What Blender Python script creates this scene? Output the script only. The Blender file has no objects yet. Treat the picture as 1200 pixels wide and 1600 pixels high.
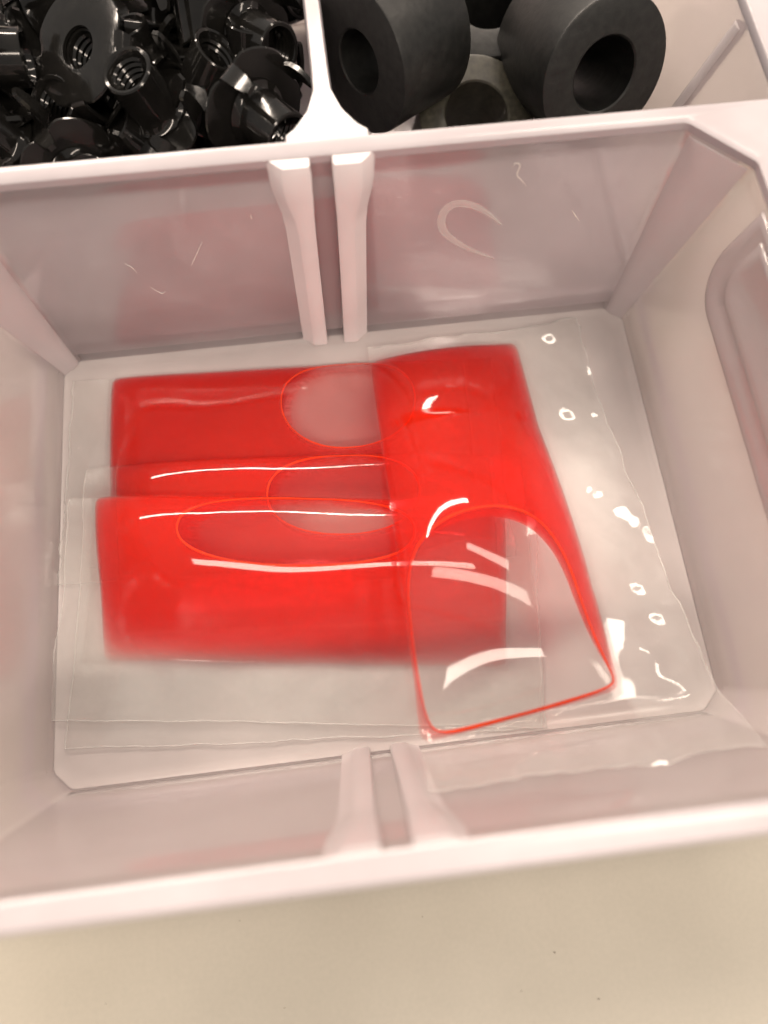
import bpy, bmesh, math, random
import numpy as np
from mathutils import Vector, Matrix, Euler

MM = 0.001
rnd = random.Random(7)
scene = bpy.context.scene
C = scene.collection

# ------------------------------------------------------------------ camera
cam_d = bpy.data.cameras.new("camera")
cam = bpy.data.objects.new("camera", cam_d)
C.objects.link(cam)
cam.location = (-0.814 * MM, -26.582 * MM, 98.805 * MM)
cam.rotation_euler = (0.279, -0.004, -0.117)
cam_d.sensor_fit = 'VERTICAL'
cam_d.sensor_height = 32.0
cam_d.lens = 32.0 * 967.8 / 1600.0
cam_d.clip_start = 0.002
cam_d.clip_end = 50.0
cam_d.dof.use_dof = True
cam_d.dof.focus_distance = 0.098
cam_d.dof.aperture_fstop = 7.2
scene.camera = cam

# ------------------------------------------------------------------ world, lamps, exposure
w = bpy.data.worlds.new("World")
scene.world = w
w.use_nodes = True
bg = w.node_tree.nodes["Background"]
bg.inputs[0].default_value = (1.0, 0.93, 0.87, 1)
bg.inputs[1].default_value = 0.34

def lamp(name, loc, target, sx, sy, power, col=(1.0, 0.9, 0.78), spin=0.0):
    d = bpy.data.lights.new(name, 'AREA')
    d.shape = 'RECTANGLE'
    d.size, d.size_y = sx, sy
    d.energy = power
    d.color = col
    o = bpy.data.objects.new(name, d)
    o.location = loc
    q = (Vector(target) - Vector(loc)).to_track_quat('-Z', 'Y')
    o.rotation_euler = (q.to_matrix() @ Matrix.Rotation(spin, 3, 'Z')).to_euler()
    C.objects.link(o)
    return o

WARM = (1.0, 0.85, 0.72)
lamp("ceiling_lamp", (-0.30, 1.20, 1.15), (0, 0, 0), 2.4, 0.10, 37, WARM, 0.1)
lamp("ceiling_lamp", (0.80, 0.36, 1.5), (0, 0, 0), 1.0, 0.16, 7, WARM, 0.9)
lamp("ceiling_lamp", (0.40, -1.06, 1.5), (0.40, 0.0, 0), 2.4, 0.16, 24, WARM, 0.0)

vs = scene.view_settings
vs.view_transform = 'Standard'
vs.look = 'None'
vs.exposure = 0.35
vs.gamma = 1.0
vs.use_curve_mapping = False
cy = scene.cycles
cy.max_bounces = 10
cy.diffuse_bounces = 5
cy.glossy_bounces = 6
cy.transmission_bounces = 10
cy.transparent_max_bounces = 48
cy.caustics_reflective = False
cy.caustics_refractive = False
cy.sample_clamp_indirect = 6.0
cy.use_denoising = True
cy.use_light_tree = False
cy.use_adaptive_sampling = True
cy.adaptive_threshold = 0.05

# ------------------------------------------------------------------ materials
def new_mat(name):
    m = bpy.data.materials.new(name)
    m.use_nodes = True
    nt = m.node_tree
    for n in list(nt.nodes):
        nt.nodes.remove(n)
    out = nt.nodes.new('ShaderNodeOutputMaterial')
    return m, nt, out

def N(nt, typ, **kw):
    n = nt.nodes.new(typ)
    for k, v in kw.items():
        setattr(n, k, v)
    return n

def setin(n, **kw):
    for k, v in kw.items():
        n.inputs[k.replace('_', ' ')].default_value = v

def math_node(nt, op, a, b=None, clamp=False):
    n = N(nt, 'ShaderNodeMath', operation=op, use_clamp=clamp)
    for i, x in enumerate((a, b)):
        if x is None:
            continue
        if isinstance(x, (int, float)):
            n.inputs[i].default_value = x
        else:
            nt.links.new(x, n.inputs[i])
    return n.outputs[0]

def schlick(nt, f0, normal=None):
    """view-angle mirror reflectance of a clear sheet, same from both sides"""
    g = N(nt, 'ShaderNodeNewGeometry')
    d = N(nt, 'ShaderNodeVectorMath', operation='DOT_PRODUCT')
    nt.links.new(normal if normal else g.outputs['Normal'], d.inputs[0])
    nt.links.new(g.outputs['Incoming'], d.inputs[1])
    c = math_node(nt, 'ABSOLUTE', d.outputs['Value'])
    p = math_node(nt, 'POWER', math_node(nt, 'SUBTRACT', 1.0, c, True), 5.0)
    return math_node(nt, 'ADD', math_node(nt, 'MULTIPLY', p, 1 - f0), f0, True)

def noise_bump(nt, scale, strength, dist, detail=2.0, stretch=None):
    tc = N(nt, 'ShaderNodeTexCoord')
    mp = N(nt, 'ShaderNodeMapping')
    if stretch:
        mp.inputs['Scale'].default_value = stretch
    nt.links.new(tc.outputs['Object'], mp.inputs[0])
    t = N(nt, 'ShaderNodeTexNoise')
    setin(t, Scale=scale, Detail=detail)
    nt.links.new(mp.outputs[0], t.inputs['Vector'])
    b = N(nt, 'ShaderNodeBump')
    setin(b, Strength=strength, Distance=dist)
    nt.links.new(t.outputs[0], b.inputs['Height'])
    return b.outputs[0], t.outputs[0]

def plastic_material(name, milk, tint=(0.86, 0.83, 0.83), rough=0.30, trans=0.40, f0=0.085, gloss=0.09):
    """milky polypropylene: part clouded body, part blurred see-through, glossy skin"""
    m, nt, out = new_mat(name)
    dif = N(nt, 'ShaderNodeBsdfDiffuse')
    dif.inputs[0].default_value = (*tint, 1)
    tra = N(nt, 'ShaderNodeBsdfTranslucent')
    tra.inputs[0].default_value = (*tint, 1)
    mix1 = N(nt, 'ShaderNodeMixShader')
    mix1.inputs[0].default_value = trans
    nt.links.new(dif.outputs[0], mix1.inputs[1])
    nt.links.new(tra.outputs[0], mix1.inputs[2])
    tp = N(nt, 'ShaderNodeBsdfTransparent')
    tp.inputs[0].default_value = (0.985, 0.965, 0.975, 1)
    rf = N(nt, 'ShaderNodeBsdfRefraction')
    rf.inputs[0].default_value = (0.985, 0.965, 0.975, 1)
    rf.inputs['Roughness'].default_value = rough
    rf.inputs['IOR'].default_value = 1.12
    see = N(nt, 'ShaderNodeMixShader')
    see.inputs[0].default_value = 0.6
    nt.links.new(tp.outputs[0], see.inputs[1])
    nt.links.new(rf.outputs[0], see.inputs[2])
    mix2 = N(nt, 'ShaderNodeMixShader')
    tc = N(nt, 'ShaderNodeTexCoord')
    nz = N(nt, 'ShaderNodeTexNoise')
    setin(nz, Scale=55.0, Detail=5.0, Roughness=0.6)
    nt.links.new(tc.outputs['Object'], nz.inputs['Vector'])
    nt.links.new(math_node(nt, 'MULTIPLY', math_node(nt, 'ADD', math_node(nt, 'MULTIPLY', nz.outputs[0], .7), .65), milk, True), mix2.inputs[0])
    nt.links.new(see.outputs[0], mix2.inputs[1])
    nt.links.new(mix1.outputs[0], mix2.inputs[2])
    gl = N(nt, 'ShaderNodeBsdfGlossy')
    gl.inputs['Roughness'].default_value = gloss
    mix3 = N(nt, 'ShaderNodeMixShader')
    nt.links.new(schlick(nt, f0), mix3.inputs[0])
    nt.links.new(mix2.outputs[0], mix3.inputs[1])
    nt.links.new(gl.outputs[0], mix3.inputs[2])
    nt.links.new(mix3.outputs[0], out.inputs[0])
    return m

M = {}
M['plastic'] = plastic_material('milky_plastic', 0.36, (0.95, 0.84, 0.87), trans=0.5, f0=0.10)
M['plastic_soft_rib'] = plastic_material('milky_plastic_soft_rib', 0.6, (0.94, 0.87, 0.88), trans=0.25, f0=0.05, gloss=.25)
M['plastic_post'] = plastic_material('milky_plastic_post', 0.85, (0.95, 0.88, 0.885), trans=0.12, f0=0.05, gloss=.25)
M['plastic_thick'] = plastic_material('milky_plastic_thick', 0.85, (0.66, 0.605, 0.63), trans=0.12, f0=0.05, gloss=.2)
M['plastic_floor'] = plastic_material('milky_plastic_floor', 0.62, (0.89, 0.81, 0.79), trans=0.2, f0=0.05, gloss=.2)

def film_material(name, haze, rough, f0, seal=0.0):
    m, nt, out = new_mat(name)
    tp = N(nt, 'ShaderNodeBsdfTransparent')
    tp.inputs[0].default_value = (0.997, 0.996, 0.992, 1)
    gl = N(nt, 'ShaderNodeBsdfGlossy')
    gl.inputs['Roughness'].default_value = rough
    df = N(nt, 'ShaderNodeBsdfDiffuse')
    df.inputs[0].default_value = (0.92, 0.9, 0.87, 1)
    a = N(nt, 'ShaderNodeMixShader')
    if seal:
        at_ = N(nt, 'ShaderNodeAttribute', attribute_name='seal')
        tc = N(nt, 'ShaderNodeTexCoord')
        nz = N(nt, 'ShaderNodeTexNoise')
        setin(nz, Scale=140.0, Detail=3.0)
        nt.links.new(tc.outputs['Object'], nz.inputs['Vector'])
        h = math_node(nt, 'MULTIPLY', math_node(nt, 'MULTIPLY', at_.outputs['Fac'], nz.outputs[0]), seal)
        nt.links.new(math_node(nt, 'ADD', h, haze), a.inputs[0])
    else:
        a.inputs[0].default_value = haze
    nt.links.new(tp.outputs[0], a.inputs[1])
    nt.links.new(df.outputs[0], a.inputs[2])
    b = N(nt, 'ShaderNodeMixShader')
    nt.links.new(schlick(nt, f0), b.inputs[0])
    nt.links.new(a.outputs[0], b.inputs[1])
    nt.links.new(gl.outputs[0], b.inputs[2])
    nt.links.new(b.outputs[0], out.inputs[0])
    return m

M['film'] = film_material('clear_film', 0.010, 0.05, 0.036, 0.13)
M['film_edge'] = film_material('clear_film_cut_edge', 0.4, 0.2, 0.06)

def fluid_material(name, col, body, dens, trans, by_depth=False):
    m, nt, out = new_mat(name)
    tp = N(nt, 'ShaderNodeBsdfTransparent')
    tp.inputs[0].default_value = (*trans, 1)
    df = N(nt, 'ShaderNodeBsdfDiffuse')
    df.inputs[0].default_value = (*col, 1)
    tl = N(nt, 'ShaderNodeBsdfTranslucent')
    tl.inputs[0].default_value = (*col, 1)
    a = N(nt, 'ShaderNodeMixShader')
    a.inputs[0].default_value = 0.5
    nt.links.new(df.outputs[0], a.inputs[1])
    nt.links.new(tl.outputs[0], a.inputs[2])
    b = N(nt, 'ShaderNodeMixShader')
    if by_depth:       # cloudiness of the dye grows with the depth of liquid (millimetres)
        at_ = N(nt, 'ShaderNodeAttribute', attribute_name='depth')
        e = math_node(nt, 'EXPONENT', math_node(nt, 'MULTIPLY', at_.outputs['Fac'], -1.0 / 1.0))
        tc = N(nt, 'ShaderNodeTexCoord')
        nz = N(nt, 'ShaderNodeTexNoise')
        setin(nz, Scale=75.0, Detail=2.0, Distortion=1.0)
        nt.links.new(tc.outputs['Object'], nz.inputs['Vector'])
        sw = math_node(nt, 'ADD', math_node(nt, 'MULTIPLY', nz.outputs[0], .6), .7)
        nt.links.new(math_node(nt, 'MULTIPLY', math_node(nt, 'MULTIPLY', math_node(nt, 'SUBTRACT', 1.0, e, True), body), sw, True), b.inputs[0])
    else:
        b.inputs[0].default_value = body
    nt.links.new(tp.outputs[0], b.inputs[1])
    nt.links.new(a.outputs[0], b.inputs[2])
    nt.links.new(b.outputs[0], out.inputs[0])
    va = N(nt, 'ShaderNodeVolumeAbsorption')
    va.inputs['Color'].default_value = (0.994, 0.05, 0.16, 1)
    va.inputs['Density'].default_value = dens
    nt.links.new(va.outputs[0], out.inputs['Volume'])
    return m

M['fluid'] = fluid_material('red_fluid', (1.0, 0.038, 0.002), 0.36, 560.0, (1.0, 0.97, 0.96), True)
M['meniscus'] = fluid_material('orange_red_fluid_edge', (1.0, 0.11, 0.025), 0.8, 500.0, (1.0, 0.75, 0.7))

def metal_material():
    m, nt, out = new_mat('black_oxide_metal')
    b = N(nt, 'ShaderNodeBsdfPrincipled')
    nrm, nz = noise_bump(nt, 500.0, 0.05, 0.0004, 2.0)
    cr = N(nt, 'ShaderNodeValToRGB')
    cr.color_ramp.elements[0].color = (0.007, 0.0068, 0.0068, 1)
    cr.color_ramp.elements[1].color = (0.018, 0.017, 0.015, 1)
    nt.links.new(nz, cr.inputs[0])
    nt.links.new(cr.outputs[0], b.inputs['Base Color'])
    setin(b, Metallic=0.25, Roughness=0.12)
    nt.links.new(nrm, b.inputs['Normal'])
    nt.links.new(b.outputs[0], out.inputs[0])
    return m
M['metal'] = metal_material()

def rubber_material(name, c0, c1):
    m, nt, out = new_mat(name)
    b = N(nt, 'ShaderNodeBsdfPrincipled')
    nrm, nz = noise_bump(nt, 900.0, 0.12, 0.0004, 4.0)
    cr = N(nt, 'ShaderNodeValToRGB')
    cr.color_ramp.elements[0].position = 0.35
    cr.color_ramp.elements[0].color = (*c0, 1)
    cr.color_ramp.elements[1].position = 0.75
    cr.color_ramp.elements[1].color = (*c1, 1)
    nt.links.new(nz, cr.inputs[0])
    nt.links.new(cr.outputs[0], b.inputs['Base Color'])
    setin(b, Roughness=0.42)
    b.inputs['Specular IOR Level'].default_value = 0.4
    nt.links.new(nrm, b.inputs['Normal'])
    nt.links.new(b.outputs[0], out.inputs[0])
    return m
M['rubber'] = rubber_material('black_rubber', (0.007, 0.0073, 0.007), (0.017, 0.0172, 0.016))
M['rubber_pale'] = rubber_material('olive_worn_rubber', (0.020, 0.019, 0.014), (0.05, 0.047, 0.034))  # lit look of the low bushing painted as a paler olive

def table_material():
    m, nt, out = new_mat('beige_laminate')
    b = N(nt, 'ShaderNodeBsdfPrincipled')
    tc = N(nt, 'ShaderNodeTexCoord')
    n1 = N(nt, 'ShaderNodeTexNoise')
    setin(n1, Scale=22.0, Detail=4.0)
    nt.links.new(tc.outputs['Object'], n1.inputs['Vector'])
    cr = N(nt, 'ShaderNodeValToRGB')
    cr.color_ramp.elements[0].position = 0.3
    cr.color_ramp.elements[0].color = (0.42, 0.385, 0.315, 1)
    cr.color_ramp.elements[1].position = 0.7
    cr.color_ramp.elements[1].color = (0.52, 0.48, 0.40, 1)
    nt.links.new(n1.outputs[0], cr.inputs[0])
    n2 = N(nt, 'ShaderNodeTexNoise')
    setin(n2, Scale=1500.0, Detail=2.0)
    nt.links.new(tc.outputs['Object'], n2.inputs['Vector'])
    mx = N(nt, 'ShaderNodeMixRGB', blend_type='MULTIPLY')
    mx.inputs[0].default_value = 0.10
    nt.links.new(cr.outputs[0], mx.inputs[1])
    nt.links.new(n2.outputs[0], mx.inputs[2])
    nt.links.new(mx.outputs[0], b.inputs['Base Color'])
    setin(b, Roughness=0.38)
    nt.links.new(b.outputs[0], out.inputs[0])
    return m
M['table'] = table_material()

def simple(name, col, rough):
    m, nt, out = new_mat(name)
    b = N(nt, 'ShaderNodeBsdfPrincipled')
    b.inputs['Base Color'].default_value = (*col, 1)
    setin(b, Roughness=rough)
    nt.links.new(b.outputs[0], out.inputs[0])
    return m
M['speck'] = simple('dark_grit', (0.10, 0.08, 0.06), 0.8)
M['scuff_soft'] = film_material('pale_scuff', 0.30, 0.3, 0.05)  # stands in for a highlight mirrored in the back wall
M['scuff'] = simple('pale_scuffed_plastic', (0.85, 0.80, 0.74), 0.35)

# ------------------------------------------------------------------ mesh helpers (all shapes in millimetres)
def make_mesh(name, verts, faces, sharp=38, attr=None):
    me = bpy.data.meshes.new(name)
    me.from_pydata([tuple(c * MM for c in v) for v in verts], [], faces)
    if attr:
        at_ = me.attributes.new(attr[0], 'FLOAT', 'POINT')
        at_.data.foreach_set('value', [float(x) for x in attr[1]])
    bm = bmesh.new()
    bm.from_mesh(me)
    bmesh.ops.remove_doubles(bm, verts=bm.verts, dist=1e-7)
    bmesh.ops.recalc_face_normals(bm, faces=bm.faces)
    bm.to_mesh(me)
    bm.free()
    for p in me.polygons:
        p.use_smooth = True
    me.set_sharp_from_angle(angle=math.radians(sharp))
    return me

def obj(name, me, mat, parent=None):
    o = bpy.data.objects.new(name, me)
    if not me.materials:
        me.materials.append(M[mat])
    C.objects.link(o)
    o.parent = parent
    return o

def tag(o, label=None, cat=None, group=None, kind=None):
    if label: o['label'] = label
    if cat: o['category'] = cat
    if group: o['group'] = group
    if kind: o['kind'] = kind
    return o

def empty(name, loc=(0, 0, 0)):
    o = bpy.data.objects.new(name, None)
    o.location = [c * MM for c in loc]
    o.empty_display_size = 0.005
    C.objects.link(o)
    return o

def bridge(rings, closed_loop=True, cap_start=False, cap_end=False):
    """rings: list of equal-length point lists -> verts, faces"""
    n = len(rings[0])
    V, F = [], []
    for r in rings:
        V += list(r)
    for k in range(len(rings) - 1):
        for i in range(n if closed_loop else n - 1):
            j = (i + 1) % n
            F.append((k * n + i, k * n + j, (k + 1) * n + j, (k + 1) * n + i))
    if cap_start: F.append(tuple(range(n - 1, -1, -1)))
    if cap_end: F.append(tuple((len(rings) - 1) * n + i for i in range(n)))
    return V, F

def tube(pts, r, seg=8, taper=None):
    pts = [Vector(p) for p in pts]
    rings = []
    for i, p in enumerate(pts):
        d = (pts[min(i + 1, len(pts) - 1)] - pts[max(i - 1, 0)]).normalized()
        a = d.cross(Vector((0, 0, 1)))
        if a.length < 1e-3: a = d.cross(Vector((1, 0, 0)))
        a.normalize()
        b = d.cross(a)
        rr = r * (taper(i / (len(pts) - 1)) if taper else 1)
        rings.append([tuple(p + a * rr * math.cos(2 * math.pi * k / seg) + b * rr * math.sin(2 * math.pi * k / seg)) for k in range(seg)])
    return bridge(rings, True, True, True)

def loop_tube(pts, r, seg=8):
    n = len(pts)
    P = [Vector(p) for p in pts]
    V, F = [], []
    for i in range(n):
        d = (P[(i + 1) % n] - P[i - 1]).normalized()
        a = d.cross(Vector((0, 0, 1))).normalized()
        b = d.cross(a)
        ri = r[i] if isinstance(r, (list, tuple, np.ndarray)) else r
        for k in range(seg):
            t = 2 * math.pi * k / seg
            V.append(tuple(P[i] + a * ri * math.cos(t) + b * ri * math.sin(t)))
    for i in range(n):
        j = (i + 1) % n
        for k in range(seg):
            l = (k + 1) % seg
            F.append((i * seg + k, j * seg + k, j * seg + l, i * seg + l))
    return V, F

def box_mesh(name, pts8, bevel=0.3, seg=2):
    """pts8: bottom 4 (ccw) then top 4"""
    me = bpy.data.meshes.new(name)
    me.from_pydata([tuple(c * MM for c in p) for p in pts8], [],
                   [(3, 2, 1, 0), (4, 5, 6, 7), (0, 1, 5, 4), (1, 2, 6, 5), (2, 3, 7, 6), (3, 0, 4, 7)])
    bm = bmesh.new()
    bm.from_mesh(me)
    bmesh.ops.recalc_face_normals(bm, faces=bm.faces)
    bmesh.ops.bevel(bm, geom=bm.edges[:], offset=bevel * MM, segments=seg, profile=0.5, affect='EDGES', clamp_overlap=True)
    bm.to_mesh(me)
    bm.free()
    for p in me.polygons: p.use_smooth = True
    me.set_sharp_from_angle(angle=math.radians(50))
    return me

# ------------------------------------------------------------------ table
TABLE_Z = -2.6
def build_table():
    V = [(-900, -700, TABLE_Z), (900, -700, TABLE_Z), (900, 900, TABLE_Z), (-900, 900, TABLE_Z),
         (-900, -700, TABLE_Z - 25), (900, -700, TABLE_Z - 25), (900, 900, TABLE_Z - 25), (-900, 900, TABLE_Z - 25)]
    F = [(0, 1, 2, 3), (7, 6, 5, 4), (0, 4, 5, 1), (1, 5, 6, 2), (2, 6, 7, 3), (3, 7, 4, 0)]
    o = obj('table_surface', make_mesh('table_surface', V, F), 'table')
    tag(o, 'beige laminate tabletop under the tray', 'table', kind='structure')
build_table()

# ------------------------------------------------------------------ organizer tray
HX, HY, TOPD, H = 50.0, 35.2, 6.2, 33.0
SLOT_X = -2.0
tray = empty('organizer_tray', (0, 0, TABLE_Z))
tag(tray, 'milky translucent plastic organizer tray with divided compartments standing on the beige table', 'tray')
def tpart(name, me, mat='plastic', parent=None):
    o = obj(name, me, mat, parent or tray)
    if parent is None:
        o.location = (0, 0, -TABLE_Z * MM)
    return o

def octo(hx, hy, c, z):
    r = 0.7
    pts = []
    raw = [(hx, -hy + c), (hx, hy - c), (hx - c, hy), (-hx + c, hy), (-hx, hy - c), (-hx, -hy + c), (-hx + c, -hy), (hx - c, -hy)]
    n = 8
    for i in range(n):
        p, a, b = Vector(raw[i]), Vector(raw[i - 1]), Vector(raw[(i + 1) % n])
        da = (a - p).normalized(); db = (b - p).normalized()
        q0, q2 = p + da * r, p + db * r
        for t in (0, .25, .5, .75, 1):
            q = q0 * (1 - t) ** 2 + p * 2 * t * (1 - t) + q2 * t * t
            pts.append((q.x, q.y, z))
    return pts

def ring_at(z, off):
    t = z / H
    return octo(HX + TOPD * t + off, HY + TOPD * t + off, 2.6 + 5.0 * t, z)

def build_shell():
    prof_in = [(0.0, -1.6), (0.12, -0.5), (0.35, 0.0), (0.3, 2.2), (1.7, 2.2), (2.0, 0.0)]
    prof_in += [(z, 0.0) for z in np.linspace(4, 29.2, 8)]
    prof_in += [(29.8, 0.14), (30.8, 0.2), (31.2, 0.1), (32.2, 0.1)]
    prof_out = [(32.2, 1.4)] + [(z, 1.35) for z in np.linspace(29, 3, 8)] + [(2.6, 3.2), (0.0, 3.2), (-0.9, 2.0), (-1.3, 0.2)]
    def ring_groove(z, o):
        deep, flat_ = ring_at(z, o), ring_at(z, 0.15)
        return [d if d[1] > 30 and abs(d[0]) < HX - 1 else f for d, f in zip(deep, flat_)]
    rings = [ring_groove(z, o) if o > 2 else ring_at(z, o) for z, o in prof_in] + [ring_at(z, o) for z, o in prof_out]
    V, F = bridge(rings, True, True, True)
    return make_mesh('compartment', V, F, 30)
comp_me = build_shell()
comp_me.materials.append(M['plastic']); comp_me.materials.append(M['plastic_floor'])
for pl in comp_me.polygons:
    if pl.center.z < 0.3 * MM and abs(pl.normal.z) > 0.6: pl.material_index = 1
tpart('compartment', comp_me)

def build_rim():
    back, front, side = 43.9, -44.1, 66.0
    def outer(z, off):
        hx, hyc = side + off, (back - front) / 2 + off
        yc = (back + front) / 2
        return [(x, y + yc, zz) for x, y, zz in octo(hx, hyc, 3.0, z)]
    rings = [ring_at(32.25, 0.12), ring_at(33.6, -0.25), ring_at(34.0, 0.25), outer(34.0, -0.5), outer(33.6, 0), outer(31.2, 0.1), outer(31.1, -0.9), ring_at(32.25, 0.6)]
    rings = [[(x, y, z) for x, y, z in r] for r in rings]
    for r in (0, 1, 2, 7):
        t = [0.12, -0.25, 0.25, 0.6][(0, 1, 2, 7).index(r)]
    rings[1] = octo(HX + TOPD - 0.25, HY + TOPD - 0.25, 7.6, 33.6)
    rings[2] = octo(HX + TOPD + 0.3, HY + TOPD + 0.3, 7.6, 34.0)
    V, F = bridge(rings + [rings[0]], True)
    return make_mesh('rim', V, F, 35)
tpart('rim', build_rim(), 'plastic_thick')

def wall_y(z, s):          # inner surface of the back (s=1) / front (s=-1) wall
    return s * (HY + TOPD * z / H)

def rail_mesh(s, xc_lo, xc_hi, wlo, whi, proud):
    """upright rail standing on the back or front wall, flaring towards the rim"""
    rings = []
    for z, wk, pr, dx in ((0.25, 1.0, 1.0, 0), (8, 1.0, 1.0, 0), (16, 1.0, 1.0, 0), (23, 1.02, 1.0, 0), (25.5, 1.12, 1.1, .1), (28.5, 1.45, 1.3, .4), (30, 1.55, 1.32, .5), (32.6, 1.6, 1.32, .5), (33.5, 1.5, 1.2, .5)):
        t = z / H
        xc = xc_lo + (xc_hi - xc_lo) * t
        out = 1 if xc_lo > SLOT_X else -1
        xc += out * dx
        hw = (wlo + (whi - wlo) * t) * wk / 2
        yb = wall_y(z, s) - s * 0.06
        yf = wall_y(z, s) - s * proud * pr
        fl = (1.7, .1) if out < 0 else (.1, 1.7)
        rings.append([(xc - hw - fl[0], yb, z), (xc - hw - .05, yf + s * .25, z), (xc - hw + .25, yf, z), (xc + hw - .25, yf, z), (xc + hw + .05, yf + s * .25, z), (xc + hw + fl[1], yb, z)])
    V, F = bridge(rings, True, True, True)
    return make_mesh('divider_rail', V, F, 48)
for s in (1, -1):
    for k in (-1, 1):
        lo = SLOT_X + k * 2.8
        hi = SLOT_X + 1.0 + k * 3.0
        o = tpart('divider_rail', rail_mesh(s, lo, hi, 2.5, 2.5, 1.6 if s > 0 else 0.8), 'plastic_post' if s > 0 else 'plastic_soft_rib')

def post_mesh(sx, sy):
    """raised strip running up the chamfered corner with a lower ledge beside it"""
    rings = []
    for z in (0.5, 8, 16, 24, 32.0):
        t = z / H
        c = 2.6 + 5.0 * t
        hx, hy = HX + TOPD * t, HY + TOPD * t
        A = Vector((sx * hx, sy * (hy - c), z)); B = Vector((sx * (hx - c), sy * hy, z))
        d = (B - A)
        n = Vector((-sx, -sy, 0)).normalized()
        def P(f, o): return tuple(A + d * f + n * o)
        rings.append([P(0.05, 0.04), P(0.13, 0.16), P(0.34, 0.2), P(0.40, 0.34), P(0.62, .38), P(0.82, 0.34), P(0.92, 0.04)])
    V, F = bridge(rings, True, True, True)
    return make_mesh('corner_post', V, F, 55)
for sx in (-1, 1):
    tpart('corner_post', post_mesh(sx, 1), 'plastic_soft_rib')

def side_panel(sx):
    """shallow stepped panel with rounded corners moulded on a side wall"""
    def outline(inset, proud):
        y0, y1, z0, z1 = -27 + inset, 27.5 - inset, 18.5 + inset, 31.8 - inset * .3
        rad = max(7.0 - inset * .7, 2)
        q = []
        for cyy, cz, a0 in ((y1 - rad, z0 + rad, 0), (y0 + rad, z0 + rad, 90)):
            for a in np.linspace(a0, a0 + 90, 10):
                q.append((cyy + rad * math.cos(math.radians(a)), cz - rad * math.sin(math.radians(a))))
        q += [(y0, z1), (y0 + 18, z1), (y1 - 18, z1), (y1, z1)]
        return [(sx * (HX + TOPD * z / H - proud), y, z) for y, z in q]
    rings = [outline(0, .04), outline(.5, .55), outline(1.6, .75), outline(2.2, .45), outline(3.8, .40), outline(4.3, .9), outline(5.4, 1.0), outline(6.0, .6)]
    V, F = bridge(rings, True, True, True)
    return make_mesh('moulded_panel', V, F, 50)
for sx in (-1, 1):
    tpart('moulded_panel', side_panel(sx))

# rear compartments share the slanted wall; floor, outer walls and the partition between them
RY1 = 112.0
def slab(x0, x1, y0, y1, z0, z1, bevel=.3):
    return [(x0, y0, z0), (x1, y0, z0), (x1, y1, z0), (x0, y1, z0), (x0, y0, z1), (x1, y0, z1), (x1, y1, z1), (x0, y1, z1)]
tpart('rear_floor', box_mesh('rear_floor', slab(-58, 58, 38.2, RY1, -1.3, 0.0), .2), 'plastic')
def rear_side(sx):
    pts = []
    for z in (-1.0, 34.0):
        xi = sx * (54.0 + 8.2 * max(z, 0) / 34)
        xo = xi + sx * 1.6
        yb = 38.6 if z < 0 else 44.4
        a = [(xi, yb, z), (xo, yb, z), (xo, RY1, z), (xi, RY1, z)]
        pts += a if sx > 0 else [a[1], a[0], a[3], a[2]]
    return box_mesh('rear_side_wall', pts, .3)
for sx in (-1, 1):
    tpart('rear_side_wall', rear_side(sx))
    tpart('rear_rim', box_mesh('rear_rim', slab(min(sx * 61.9, sx * 66.2), max(sx * 61.9, sx * 66.2), 43.2, RY1, 32.4, 34.15), .4), 'plastic_thick')
tpart('rear_wall', box_mesh('rear_wall', slab(-57, 57, RY1 + .1, RY1 + 2.0, -1.0, 34), .3))

def partition_mesh():
    xs = 0.2
    def sect(z, hw):
        yb = 36.9 + TOPD * max(z, 0) / H
        return [(xs - hw, RY1 - .2, z), (xs - hw, 56.0, z), (xs - hw - .15, 52.0, z), (xs - hw - 1.3, 48.4, z), (xs - hw - 3.2, 45.6, z), (xs - hw - 4.4, 44.6, z), (xs - hw - 4.4, max(yb, 36.9) + .3, z),
                (xs + hw + 4.4, max(yb, 36.9) + .3, z), (xs + hw + 4.4, 44.6, z), (xs + hw + 3.2, 45.6, z), (xs + hw + 1.3, 48.4, z), (xs + hw + .15, 52.0, z), (xs + hw, 56.0, z), (xs + hw, RY1 - .2, z)]
    rings = [sect(0.1, 1.5), sect(12, 1.4), sect(24, 1.3), sect(33.3, 1.25), sect(33.9, 0.95)]
    V, F = bridge(rings, True, True, True)
    return make_mesh('partition', V, F, 30)
tpart('partition', partition_mesh(), 'plastic_thick')

# painted reflection and hair scratches on the inner back wall, fine grit on the rim
def on_back(x, z, lift=0.05): return (x, wall_y(z, 1) - lift, z)
def scratch(pts, r=0.07):
    P = [on_back(x, z) for x, z in pts]
    V, F = tube(P, r, 6, lambda t: 0.25 + 0.75 * math.sin(math.pi * min(max(t, .02), .98)))
    tpart('scratch', make_mesh('scratch', V, F), 'scuff')
def spline(pts, n=5):
    P = [Vector((x, z, 0)) for x, z in pts]
    P = [P[0] * 2 - P[1]] + P + [P[-1] * 2 - P[-2]]
    out = []
    for i in range(1, len(P) - 2):
        for k in range(n):
            t = k / n
            q = .5 * ((2 * P[i]) + (P[i + 1] - P[i - 1]) * t + (2 * P[i - 1] - 5 * P[i] + 4 * P[i + 1] - P[i + 2]) * t * t + (3 * P[i] - P[i - 1] - 3 * P[i + 1] + P[i + 2]) * t ** 3)
            out.append((q.x, q.y))
    return out + [(P[-2].x, P[-2].y)]
scratch(spline([(-31.9, 19.6), (-31.2, 18.9), (-30.8, 17.7)]), .06)
scratch(spline([(-29.8, 14.9), (-28.6, 13.5), (-27.9, 13.8)]), .05)
scratch(spline([(-22.5, 18.1), (-21.3, 19.8), (-19.7, 22.1)]), .06)
scratch([(-11.8, 25.8), (-11.8, 25.4), (-11.8, 25.0)], .09)
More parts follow.
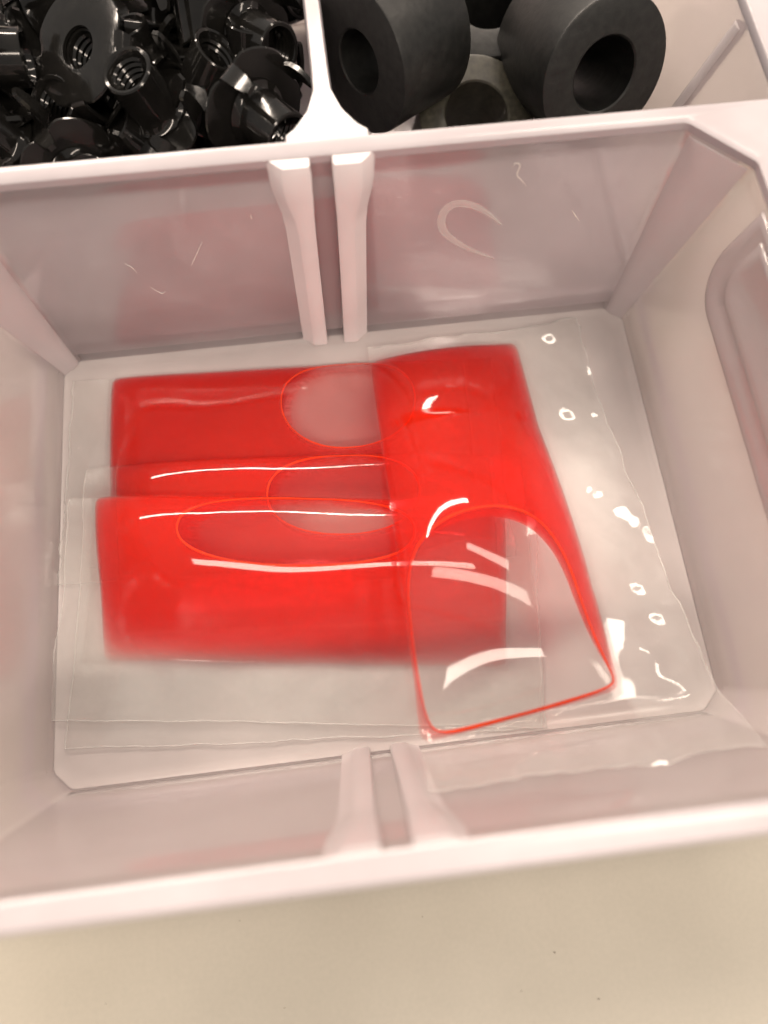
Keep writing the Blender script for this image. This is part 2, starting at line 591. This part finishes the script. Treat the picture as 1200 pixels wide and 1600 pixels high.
scratch(spline([(25.3, 29.2), (25.7, 29.8), (26.4, 29.4), (26.2, 28.1), (26.9, 27.3), (27.9, 26.2)]), .09)
scratch([(35.8, 21.5), (36.6, 20.5), (37.5, 19.5)], .10)
# curved reflection beside the rails, modelled as a pale hazy strip
glint_pts = spline([(25.2, 20.2), (23.1, 22.1), (20.7, 23.7), (18.4, 24.4), (16.7, 23.9), (15.9, 22.3), (16.3, 20.1), (18.4, 17.8), (21.4, 15.8), (24.8, 14.0)])
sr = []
for i, (x, z) in enumerate(glint_pts):
    a = glint_pts[max(i - 1, 0)]; b = glint_pts[min(i + 1, len(glint_pts) - 1)]
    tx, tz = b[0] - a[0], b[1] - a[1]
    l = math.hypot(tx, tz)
    hw = .12 + .5 * math.sin(math.pi * i / (len(glint_pts) - 1)) ** .8
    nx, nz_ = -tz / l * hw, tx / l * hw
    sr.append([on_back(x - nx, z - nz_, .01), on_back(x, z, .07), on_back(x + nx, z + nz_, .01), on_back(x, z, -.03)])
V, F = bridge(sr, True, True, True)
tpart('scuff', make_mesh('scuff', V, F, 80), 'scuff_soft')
# crease bead and upright rib in the rear compartment
for sx in (-1, 1):
    V, F = tube([(sx * 54.2, y, .7) for y in np.linspace(44, RY1 - 1, 12)], .8, 10)
    tpart('floor_bead', make_mesh('floor_bead', V, F, 60), 'plastic_post')
    V, F = tube([(sx * (54.0 + 8.2 * z / 34 + .7), 60, z) for z in np.linspace(2, 31.5, 10)], 1.2, 12)
    tpart('wall_rib', make_mesh('wall_rib', V, F, 60), 'plastic_soft_rib')

# ------------------------------------------------------------------ red fluid packets
# running height of what already lies in the compartment, on a 1 mm grid
GX, GY = np.arange(-60, 61, 1.0), np.arange(-50, 51, 1.0)
HF = np.full((len(GX), len(GY)), 0.15)

def blur(a, r, times=2):
    for _ in range(times):
        for ax in (0, 1):
            acc = np.zeros_like(a)
            for k in range(-r, r + 1):
                p = np.pad(a, [(r, r) if i == ax else (0, 0) for i in (0, 1)], mode='edge')
                sl = [slice(None), slice(None)]
                sl[ax] = slice(r + k, r + k + a.shape[ax])
                acc += p[tuple(sl)]
            a = acc / (2 * r + 1)
    return a

def maxf(a, r):
    for ax in (0, 1):
        out = a.copy()
        for k in range(-r, r + 1):
            p = np.pad(a, [(r, r) if i == ax else (0, 0) for i in (0, 1)], mode='edge')
            sl = [slice(None), slice(None)]
            sl[ax] = slice(r + k, r + k + a.shape[ax])
            out = np.maximum(out, p[tuple(sl)])
        a = out
    return a

def sample(F, x, y):
    fx = np.clip(x - GX[0], 0, len(GX) - 1.001); fy = np.clip(y - GY[0], 0, len(GY) - 1.001)
    i = fx.astype(int); j = fy.astype(int); a = fx - i; b = fy - j
    return F[i, j] * (1 - a) * (1 - b) + F[i + 1, j] * a * (1 - b) + F[i, j + 1] * (1 - a) * b + F[i + 1, j + 1] * a * b

class Packet:
    """folded clear film: fold along v=0, wide seal beyond v=W, end seals at u<0 and u>L"""
    def __init__(s, origin, ang, L=62.0, W=27.0, end=(6, 6), seal=13.0, hmax=5.0, seed=1, peak=0.36, sink=1.0, lift=None, flow=None, crumple=0.3, spread=0.0, soft=4, under=0.9, skew=0.0, rnd_end=6.0, flat=False, fan=0.0):
        s.fan = fan
        s.flat = flat
        s.skew = skew
        s.rnd = rnd_end
        s.rpw = .62 if flat else .5
        s.o = np.array(origin, float); s.a = math.radians(ang)
        s.L, s.W, s.end, s.seal, s.hmax, s.peak = L, W, end, seal, hmax, peak
        s.rng = np.random.RandomState(seed)
        s.lift = lift
        s.crumple = crumple
        s.spread = spread
        s.waves = [(s.rng.uniform(.1, .5), s.rng.uniform(.1, .6), s.rng.uniform(0, 6.28), s.rng.uniform(.3, 1)) for _ in range(7)]
        s.base_field = blur(maxf(HF, 2 if soft < 5 else 8), soft, 5) + 0.25
        s.under = under
    def world(s, u, v):
        v = v * (1 + s.spread * np.clip(1 - u / s.L, 0, 1.2))
        u = u + s.fan * np.clip(v / s.W, 0, 1.6) * np.clip(u / s.L, 0, 1.1)
        x = s.o[0] + u * math.cos(s.a) + v * math.sin(s.a)
        y = s.o[1] + u * math.sin(s.a) - v * math.cos(s.a)
        return x, y
    def base(s, u, v):
        x, y = s.world(u, v)
        z = sample(s.base_field, x, y)
        if s.lift is not None: z = z + s.lift(x, y)
        # crumpling of the loose seals
        m = np.clip((v - s.W) / 4.0, 0, 1) + np.clip(-u / 3.0, 0, 1)
        wv = sum(a * np.sin(kx * u + ky * v + ph) for kx, ky, ph, a in s.waves)
        fine = np.sin(.62 * u + .3 * v + s.waves[2][2] + 1.6 * np.sin(.31 * v + .17 * u)) * np.sin(.55 * v - .27 * u + s.waves[3][2] + 1.5 * np.sin(.23 * u)) + .35 * np.sin(1.3 * u - .9 * v + 2 * np.sin(.4 * v)) * np.clip(np.sin(.21 * u + 1), 0, 1)
        z = z + np.clip(m, 0, 1) * (wv * 0.25 + .45 + .24 * fine * (s.crumple > .8)) * s.crumple
        return z
    def seal_mask(s, u, v):
        return np.clip(np.clip((v - s.W) / 1.0, 0, 1) + np.clip(-u / .8, 0, 1) + np.clip((u - s.L) / .8, 0, 1), 0, 1)
    def swell(s, u, v):
        a = np.clip(v / s.W, 0, 1)
        pk = s.peak
        g = np.where(a < pk, np.sqrt(np.clip(1 - (1 - a / pk) ** 2, 0, 1)), np.clip(np.cos((a - pk) / (1 - pk) * math.pi / 2), 0, 1) ** 1.3)
        if s.flat:
            g = np.clip(1 - np.abs((a - pk) / np.where(a < pk, pk, 1 - pk)) ** 2.6, 0, 1) ** .75
        lo = s.skew * np.clip(v / s.W, 0, 1)
        t0 = np.clip((u - lo) / (s.L - lo), 0, 1)
        b = np.abs(2 * t0 - 1)
        f = np.clip(1 - b ** np.where(t0 > .5, 6.0, s.rnd), 0, 1) ** np.where(t0 > .5, .5, s.rpw)
        t = np.clip(u / s.L, 0, 1)
        ripple = 1 + 0.05 * np.sin(5.1 * a + 9 * t + s.waves[0][2]) + 0.035 * np.sin(17 * t + s.waves[1][2])
        return s.hmax * g * f * ripple
    def top(s, u, v): return s.base(u, v) + 0.14 + s.swell(u, v)
    def bot(s, u, v): return s.base(u, v) + 0.02 + 0.02 * s.swell(u, v)

def edge_jit(rng, n, amp):
    k = np.cumsum(rng.normal(0, 1, n)); k -= np.linspace(k[0], k[-1], n)
    return amp * k / (np.abs(k).max() + 1e-6)

def film_mesh(p):
    us = np.concatenate([np.linspace(-p.end[0], 0, 9)[:-1], np.linspace(0, 5, 12)[:-1], np.linspace(5, p.L - 5, 60)[:-1], np.linspace(p.L - 5, p.L, 12)[:-1], np.linspace(p.L, p.L + p.end[1], 9)])
    vs_ = np.concatenate([np.array([0, .12, .35, .7, 1.2, 1.8]), np.linspace(2.6, p.W, 42)[:-1], np.linspace(p.W, p.W + p.seal, 18)])
    U, Vv = np.meshgrid(us, vs_, indexing='ij')
    nu, nv = U.shape
    # slightly uneven cut edges
    Uj = U.copy(); Vj = Vv.copy()
    Vj[:, -1] += edge_jit(p.rng, nu, .35)
    Uj[0, :] += edge_jit(p.rng, nv, .5); Uj[-1, :] += edge_jit(p.rng, nv, .5)
    X, Y = p.world(Uj, Vj)
    ZT, ZB = p.top(U, Vv), p.bot(U, Vv)
    ZT[:, 0] = ZB[:, 0] + .05
    verts = [(X[i, j], Y[i, j], ZT[i, j]) for i in range(nu) for j in range(nv)]
    verts += [(X[i, j], Y[i, j], ZB[i, j]) for i in range(nu) for j in range(nv)]
    o = nu * nv
    F = []
    for i in range(nu - 1):
        for j in range(nv - 1):
            a = i * nv + j
            F.append((a, a + nv, a + nv + 1, a + 1))
            F.append((o + a, o + a + 1, o + a + nv + 1, o + a + nv))
        F.append((i * nv, o + i * nv, o + (i + 1) * nv, (i + 1) * nv))
        k = i * nv + nv - 1
        F.append((k, k + nv, o + k + nv, o + k))
    for j in range(nv - 1):
        F.append((j, j + 1, o + j + 1, o + j))
        k = (nu - 1) * nv + j
        F.append((k, o + k, o + k + 1, k + 1))
    sl = p.seal_mask(U, Vv).ravel()
    return make_mesh('film', verts, F, 70, ('seal', np.concatenate([sl, sl]))), (X, Y, ZT)

def ray_poly(c, ang, poly):
    d = np.array([math.cos(ang), math.sin(ang)])
    best = None
    n = len(poly)
    for i in range(n):
        a, b = poly[i], poly[(i + 1) % n]
        e = b - a
        den = d[0] * e[1] - d[1] * e[0]
        if abs(den) < 1e-12: continue
        q = a - c
        t = (q[0] * e[1] - q[1] * e[0]) / den
        k = (q[0] * d[1] - q[1] * d[0]) / den
        if t > 0 and -1e-9 <= k <= 1 + 1e-9:
            best = t if best is None else max(best, t)
    return best

def smooth_closed(pts, it=3):
    P = np.array(pts, float)
    for _ in range(it):
        Q = np.roll(P, -1, 0)
        P = np.stack([.75 * P + .25 * Q, .25 * P + .75 * Q], 1).reshape(-1, 2)
    return P

def fluid_mesh(p, bubble_uv):
    """liquid between the chamber outline and the air bubble"""
    L, W = p.L, p.W
    rc = 1.2
    ch = []
    for cx, cyy, a0 in ((L - rc - .15, W - rc - .2, 0), (rc + .15, W - rc - .2, 90), (rc + .15, rc + .12, 180), (L - rc - .15, rc + .12, 270)):
        for a in np.linspace(a0, a0 + 90, 6): ch.append((cx + rc * math.cos(math.radians(a)), cyy + rc * math.sin(math.radians(a))))
    # a slightly wandering seal edge
    ch = np.array(ch)
    ch[:, 0] += p.skew * ch[:, 1] / W * np.clip(1 - ch[:, 0] / L, 0, 1)
    bub = smooth_closed(bubble_uv, 3)
    c = bub.mean(0)
    NA, NR = 260, 15
    U = np.zeros((NA, NR)); Vv = np.zeros((NA, NR))
    # spread sample angles evenly along the chamber outline
    per = []
    for i in range(len(ch)):
        a, b = ch[i], ch[(i + 1) % len(ch)]
        k = max(1, int(np.hypot(*(b - a)) / 0.25))
        for t in range(k): per.append(a + (b - a) * t / k)
    per = np.array(per)
    bb = []
    for i in range(len(bub)):
        a, b = bub[i], bub[(i + 1) % len(bub)]
        k = max(1, int(np.hypot(*(b - a)) / 0.25))
        for t in range(k): bb.append(a + (b - a) * t / k)
    both = np.concatenate([np.arctan2(*(q - c)[::-1]) .reshape(1) for q in np.concatenate([per, np.array(bb)])])
    both = np.sort(both)
    angs = both[np.linspace(0, len(both) - 1, NA + 1).astype(int)[:-1]]
    for i, an in enumerate(angs):
        ro = ray_poly(c, an, ch)
        ri = min(ray_poly(c, an, bub), ro - 0.38)
        wob = 0.10 * math.sin(7 * an + 1) + .07 * math.sin(13 * an)
        ro2 = max(ro + min(wob, 0), ri + .3)
        f = np.linspace(0, 1, NR)
        f = np.where(f < .5, 2 * f * f, 1 - 2 * (1 - f) ** 2) * .7 + f * .3
        r = ri + (ro2 - ri) * f
        U[i] = c[0] + r * math.cos(an); Vv[i] = c[1] + r * math.sin(an)
    X, Y = p.world(U, Vv)
    ZT = p.top(U, Vv) - 0.07
    ZB = p.bot(U, Vv) + 0.04
    ZT = np.maximum(ZT, ZB + 0.03)
    verts = [(X[i, j], Y[i, j], ZT[i, j]) for i in range(NA) for j in range(NR)]
    verts += [(X[i, j], Y[i, j], ZB[i, j]) for i in range(NA) for j in range(NR)]
    dep = list((ZT - ZB).ravel()) * 2
    o = NA * NR
    F = []
    for i in range(NA):
        k = (i + 1) % NA
        for j in range(NR - 1):
            F.append((i * NR + j, k * NR + j, k * NR + j + 1, i * NR + j + 1))
            F.append((o + i * NR + j, o + i * NR + j + 1, o + k * NR + j + 1, o + k * NR + j))
        F.append((i * NR + NR - 1, k * NR + NR - 1, o + k * NR + NR - 1, o + i * NR + NR - 1))
    if p.under <= 0:
        for i in range(NA):
            k = (i + 1) % NA
            F.append((i * NR, o + i * NR, o + k * NR, k * NR))
    else:
        # a thin sheet of liquid stays under the bubble
        prev_t, prev_b = None, None
        for f in (1.0, 0.9, 0.75, 0.55, 0.35, 0.15):
            uu, vv = c[0] + (U[:, 0] - c[0]) * f, c[1] + (Vv[:, 0] - c[1]) * f
            xx, yy = p.world(uu, vv)
            zb = p.bot(uu, vv) + .04
            th = p.under * (1 + 1.2 * max(0, f - .8) * 5 * .6)
            zt = np.minimum(zb + th, p.top(uu, vv) - .3)
            zt = np.maximum(zt, zb + .05)
            bt = len(verts)
            verts += [(xx[i], yy[i], zt[i]) for i in range(NA)]
            bbm = len(verts)
            verts += [(xx[i], yy[i], zb[i]) for i in range(NA)]
            dep += list(zt - zb) * 2
            for i in range(NA):
                k = (i + 1) % NA
                if prev_t is None:
                    F.append((i * NR, bt + i, bt + k, k * NR))
                else:
                    F.append((prev_t + i, bt + i, bt + k, prev_t + k))
                    F.append((prev_b + i, prev_b + k, bbm + k, bbm + i))
            prev_t, prev_b = bt, bbm
        F.append(tuple(prev_t + i for i in range(NA)))
        F.append(tuple(prev_b + i for i in range(NA - 1, -1, -1)))
    edge = [(X[i, 0], Y[i, 0], ZT[i, 0] - .10) for i in range(NA)]
    out_edge = [(X[i, -1], Y[i, -1], (ZT[i, -1] + ZB[i, -1]) / 2) for i in range(NA)]
    mr = .14 + .12 * np.clip(1 - U[:, 0] / 5.0, 0, 1) * (p.under == 0) + .03 * np.sin(np.arange(NA) * .21) * np.sin(np.arange(NA) * .083)
    if p.under == 0:
        mr = mr * (.45 + .55 * np.clip((Vv[:, 0] - 1.0) / 3, 0, 1))
    return make_mesh('fluid', verts, F, 50, ('depth', dep)), edge, mr

def packet(label, p, bubble_uv, men=0.22):
    root = empty('fluid_packet', (p.o[0], p.o[1], 0))
    tag(root, label, 'packet', 'red fluid packets in the front compartment')
    off = Vector((p.o[0] * MM, p.o[1] * MM, 0))
    fm, (X, Y, ZT) = film_mesh(p)
    flm, edge, oe = fluid_mesh(p, bubble_uv)
    V, F = loop_tube(edge, oe, 8)
    mm = make_mesh('meniscus', V, F, 80)
    nu, nv = X.shape
    ring = [(i, 0) for i in range(0)] + [(0, j) for j in range(nv)] + [(i, nv - 1) for i in range(1, nu)] + [(nu - 1, j) for j in range(nv - 2, -1, -1)]
    V, F = tube([(X[i, j], Y[i, j], ZT[i, j] - .05) for i, j in ring], 0.06, 6)
    em = make_mesh('film_edge', V, F, 80)
    eo = obj('film_edge', em, 'film_edge', root)
    eo.location = -off
    for nm, me, mat in (('film', fm, 'film'), ('fluid', flm, 'fluid'), ('meniscus', mm, 'meniscus')):
        o = obj(nm, me, mat, root)
        o.location = -off
    # raise the running height field
    xs, ys, zs = X.ravel(), Y.ravel(), ZT.ravel()
    for x, y, z in zip(xs, ys, zs):
        i, j = int(round(x - GX[0])), int(round(y - GY[0]))
        if 0 <= i < len(GX) and 0 <= j < len(GY): HF[i, j] = max(HF[i, j], z)
    return root

def ell(cu, cv, a, b, n=26, pw=2.4, skew=0.0):
    P = []
    for k in range(n):
        t = 2 * math.pi * k / n
        ct, st = math.cos(t), math.sin(t)
        x = a * math.copysign(abs(ct) ** (2 / pw), ct); y = b * math.copysign(abs(st) ** (2 / pw), st)
        P.append((cu + x, cv + y + skew * x))
    return P

def to_uv(p, pts):
    R_ = []
    for x, y in pts:
        dx, dy = x - p.o[0], y - p.o[1]
        u = dx * math.cos(p.a) + dy * math.sin(p.a); v = dx * math.sin(p.a) - dy * math.cos(p.a)
        v = v / (1 + p.spread * min(max(1 - u / p.L, 0), 1.2))
        u = u / (1 + p.fan * v / p.W / p.L)
        R_.append((u, v))
    return R_

p1 = Packet((-41.8, 31.0), -3.0, end=(6.6, 5), seal=9, hmax=4.6, seed=3, crumple=.22, under=.3, skew=1.2)
packet('red fluid packet lying at the back of the pile with its rear strip showing', p1, ell(41.4, 8.6, 11.2, 8.2, pw=2.2))
p2 = Packet((-40.2, 13.5), -4.4, end=(4.9, 5), seal=16.5, hmax=4.4, seed=5, crumple=.2, under=.16, skew=1.8)
packet('red fluid packet sandwiched in the pile, only a narrow strip of it showing', p2, ell(37.6, 7.0, 12.0, 6.6, pw=2.2))
p3 = Packet((-42.3, 7.6), -7.6, L=65.0, W=25.0, end=(4.4, 5), seal=8.6, hmax=5.4, seed=8, crumple=.25, under=.14, skew=3.0, lift=lambda x, y: 1.6 * np.clip((-25 - x) / 18, 0, 1.2) * np.clip((y + 6) / 12, 0, 1))
packet('red fluid packet nearest the front wall, long air bubble at its rear edge', p3, ell(32.8, 5.9, 17.5, 5.3))
p4 = Packet((3.3, -33.9), 90.0, L=60.5, W=26.5, end=(4.6, 3.0), fan=2.6, seal=12.0, hmax=5.6, seed=11, rnd_end=2.5, peak=.44, spread=0.06, soft=6, under=0, skew=3.2, flat=True,
            lift=lambda x, y: 11.0 * np.clip((12 - y) / 45, 0, 1.1) + 6.5 * np.clip((-32 - y) / 6.5, 0, 1.0) ** 1.2, crumple=1.1)
b4 = [(5.0, -10.5), (7, -7.8), (10, -6.0), (14, -4.9), (18.5, -4.7), (22.9, -6.3), (25.6, -9.9), (26.9, -14), (27.5, -18.5), (28.8, -24), (30.6, -28.6), (30.0, -29.8),
      (24, -30.8), (16, -31.9), (10, -32.6), (6.2, -32.9), (4.6, -31.6), (4.1, -26), (3.95, -20), (4.1, -14.5)]
packet('red fluid packet laid crosswise on top of the others with a big clear air bubble', p4, to_uv(p4, b4), .24)

# ------------------------------------------------------------------ rubber bushings
def lathe(profile, seg=48, closed=True):
    rings = []
    for k in range(seg):
        a = 2 * math.pi * k / seg
        rings.append([(r * math.cos(a), r * math.sin(a), z) for r, z in profile])
    n = len(profile)
    V = [v for r in rings for v in r]
    F = []
    for k in range(seg):
        l = (k + 1) % seg
        for i in range(n if closed else n - 1):
            j = (i + 1) % n
            F.append((k * n + i, l * n + i, l * n + j, k * n + j))
    return V, F

def orient(o, loc, axis, roll=0.0):
    q = Vector(axis).normalized().to_track_quat('Z', 'Y')
    o.rotation_euler = (q.to_matrix() @ Matrix.Rotation(roll, 3, 'Z')).to_euler()
    o.location = [c * MM for c in loc]

def bushing_mesh(ro, ri, L):
    return lathe([(ri, .25), (ri + .25, 0), (ro - .45, 0), (ro - .12, .14), (ro, .5), (ro, L - .5), (ro - .12, L - .14), (ro - .45, L), (ri + .25, L), (ri, L - .25)], 64)
G_B = 'rubber bushings in the rear compartment'
# loc = centre of the end whose hole is seen, axis points out of that end
BUSH = [
    ((44.9, 61.8, 24.0), (0.16, -0.91, 0.39), 10.4, 5.1, 20, 'black rubber bushing with its round hole facing the viewer, beside the empty corner'),
    ((6.6, 68.7, 24.0), (-0.80, -0.60, 0.12), 10.5, 4.4, 15, 'large black rubber bushing lying on its side against the white partition'),
    ((26.8, 66.8, 14.5), (0.06, -0.34, 0.93), 10.2, 5.6, 14, 'short rubber bushing low behind the rim with a pale lit end'),  # light on its end is put into a paler rubber colour
    ((31.5, 86.5, 19.5), (-0.10, -0.16, 0.97), 11.0, 5.6, 19, 'black rubber bushing standing upright behind the other three'),
]
for c, ax, ro, ri, L, lb in BUSH:
    V, F = bushing_mesh(ro, ri, L)
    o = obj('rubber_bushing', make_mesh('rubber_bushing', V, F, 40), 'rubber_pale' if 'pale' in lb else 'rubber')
    a = Vector(ax).normalized()
    orient(o, Vector(c) - a * L, ax)
    tag(o, lb, 'bushing', G_B)

# ------------------------------------------------------------------ black tee nuts
def nut_parts():
    barrel = lathe([(2.75, .9), (2.75, 8.2), (3.15, 8.9), (3.55, 9.0), (3.75, 8.8), (3.75, 2.2), (4.0, 1.6), (4.7, 1.15), (4.7, 0.9), (3.6, .75)], 40)
    # flange: round plate, dished round the hole, with a raised lip
    flange = lathe([(3.0, 0.1), (4.2, 0.0), (7.6, 0.0), (8.4, .06), (8.55, .3), (8.4, .6), (7.6, .68), (4.6, .72), (3.6, .7), (3.0, .6)], 48)
    fv = []
    for x, y, z in flange[0]:
        r, th = math.hypot(x, y), math.atan2(y, x)
        if r > 7:
            k = max(0.0, math.cos(4 * th)) ** 2
            x, y = x * (1 - .15 * k), y * (1 - .15 * k)
        fv.append((x, y, z))
    flange = (fv, flange[1])
    # bent prong rising from the plate edge
    sec = []
    for z, r, hw in ((0.05, 6.6, 1.35), (.35, 7.3, 1.35), (1.2, 7.75, 1.3), (2.8, 7.95, 1.25), (4.6, 7.9, 1.1), (6.2, 7.7, .8), (6.6, 7.65, .5)):
        sec.append([(r, -hw, z), (r + .65, -hw, z - .05), (r + .65, hw, z - .05), (r, hw, z)])
    prong = bridge(sec, True, True, True)
    # thread rings in the bore
    tv, tf = [], []
    for k in range(7):
        a, f = lathe([(2.8, 1.6 + k * .95), (2.45, 1.95 + k * .95), (2.8, 2.3 + k * .95)], 32)
        b = len(tv); tv += a; tf += [tuple(b + i for i in q) for q in f]
    return (make_mesh('barrel', *barrel, 35), make_mesh('flange', *flange, 40), make_mesh('prong', *prong, 40), make_mesh('thread', tv, tf, 40))
NB, NF, NP, NT = nut_parts()
G_N = 'black tee nuts heaped in the rear compartment'
def tee_nut(loc, axis, roll, label, sc=1.0):
    root = empty('tee_nut')
    orient(root, loc, axis, roll)
    root.scale = (sc, sc, sc)
    tag(root, label, 'tee nut', G_N)
    obj('barrel', NB, 'metal', root); obj('flange', NF, 'metal', root); obj('thread', NT, 'metal', root)
    for k in range(4):
        o = obj('prong', NP, 'metal', root)
        o.rotation_euler = (0, 0, k * math.pi / 2)
    return root

SC = 1.03
HERO = [
    # point on the nut (its barrel mouth if the flag is 1, else its plate centre), axis from plate to mouth
    (1, (-28.0, 64.9, 29.0), (-.20, -.16, .97), .4, 'black tee nut with its shiny round mouth tilted up in the middle of the heap'),
    (0, (-36.2, 72.9, 27.0), (.42, .30, -.86), .9, 'black tee nut lying plate up with a dished hole, behind the upturned mouth'),
    (1, (-44.1, 72.9, 26.0), (.97, .05, -.12), .6, 'black tee nut whose barrel enters from the picture edge'),
    (0, (-10.6, 62.0, 23.0), (.55, -.80, .12), .35, 'black tee nut with a lit curved plate edge next to the white partition'),
    (1, (-5.6, 72.5, 24.0), (.62, -.78, .25), .3, 'black tee nut with its mouth pressed against the white partition'),
    (0, (-50.6, 65.4, 17.0), (-.40, .02, .92), .1, 'black tee nut with bent prongs sticking up beside the front rim'),
    (0, (-20.5, 72.2, 18.0), (.60, -.01, .80), .9, 'black tee nut half hidden behind the lit curved plate'),
    (0, (-18.6, 87.4, 24.0), (.01, -.90, -.44), .5, 'black tee nut with one long prong hanging down at the back'),
    (0, (-41.0, 60.0, 15.5), (.48, -.80, .3), .2, 'black tee nut on its edge just behind the front rim'),
    (0, (-46.4, 91.1, 20.0), (.92, -.17, .35), .7, 'black tee nut tipped over in the far corner of the heap'),
    (0, (-9.6, 92.1, 17.0), (.81, -.34, .48), 1.1, 'black tee nut at the back beside the white partition'),
]
for mouth, loc, ax, roll, lb in HERO:
    a = Vector(ax).normalized()
    tee_nut(Vector(loc) - a * (9.0 * SC if mouth else 0), ax, roll, lb, SC)
for k in range(28):
    x = min(-50 + (k % 5) * 10.2 + rnd.uniform(-2, 2), -11.5)
    y = 54 + (k // 5) * 9.5 + rnd.uniform(-2, 2)
    z = 10 + rnd.uniform(-1, 3) + (4 if k >= 10 else 0)
    ax = (rnd.uniform(-.6, .6), rnd.uniform(-.6, .6), rnd.choice((-1, 1)) * rnd.uniform(.5, 1))
    tee_nut((x, y, z if ax[2] > 0 else z + 3), ax, rnd.uniform(0, 3), 'black tee nut buried in the shadowy lower part of the heap', SC)

# ------------------------------------------------------------------ grit on the table
for i, (x, y, s) in enumerate(((-17.1, -53.8, .12), (19.4, -65, .13), (13.9, -69, .1), (24.4, -71.3, .16), (1.4, -58.4, .09), (-24.6, -55.8, .08), (-43.6, -63.7, .09), (-19, -67.1, .08))):
    V = []
    for k in range(14):
        v = Vector((rnd.gauss(0, 1), rnd.gauss(0, 1), rnd.gauss(0, 1))).normalized() * s * rnd.uniform(.7, 1.1)
        V.append(v)
    bm = bmesh.new()
    for v in V: bm.verts.new((v.x * MM, v.y * MM, v.z * .6 * MM))
    bmesh.ops.convex_hull(bm, input=bm.verts[:])
    me = bpy.data.meshes.new('grit_speck'); bm.to_mesh(me); bm.free()
    o = obj('grit_speck', me, 'speck')
    o.location = (x * MM, y * MM, (TABLE_Z + s * .4) * MM)
    tag(o, 'tiny dark grit speck on the beige table in front of the tray', 'speck', 'grit specks on the table')
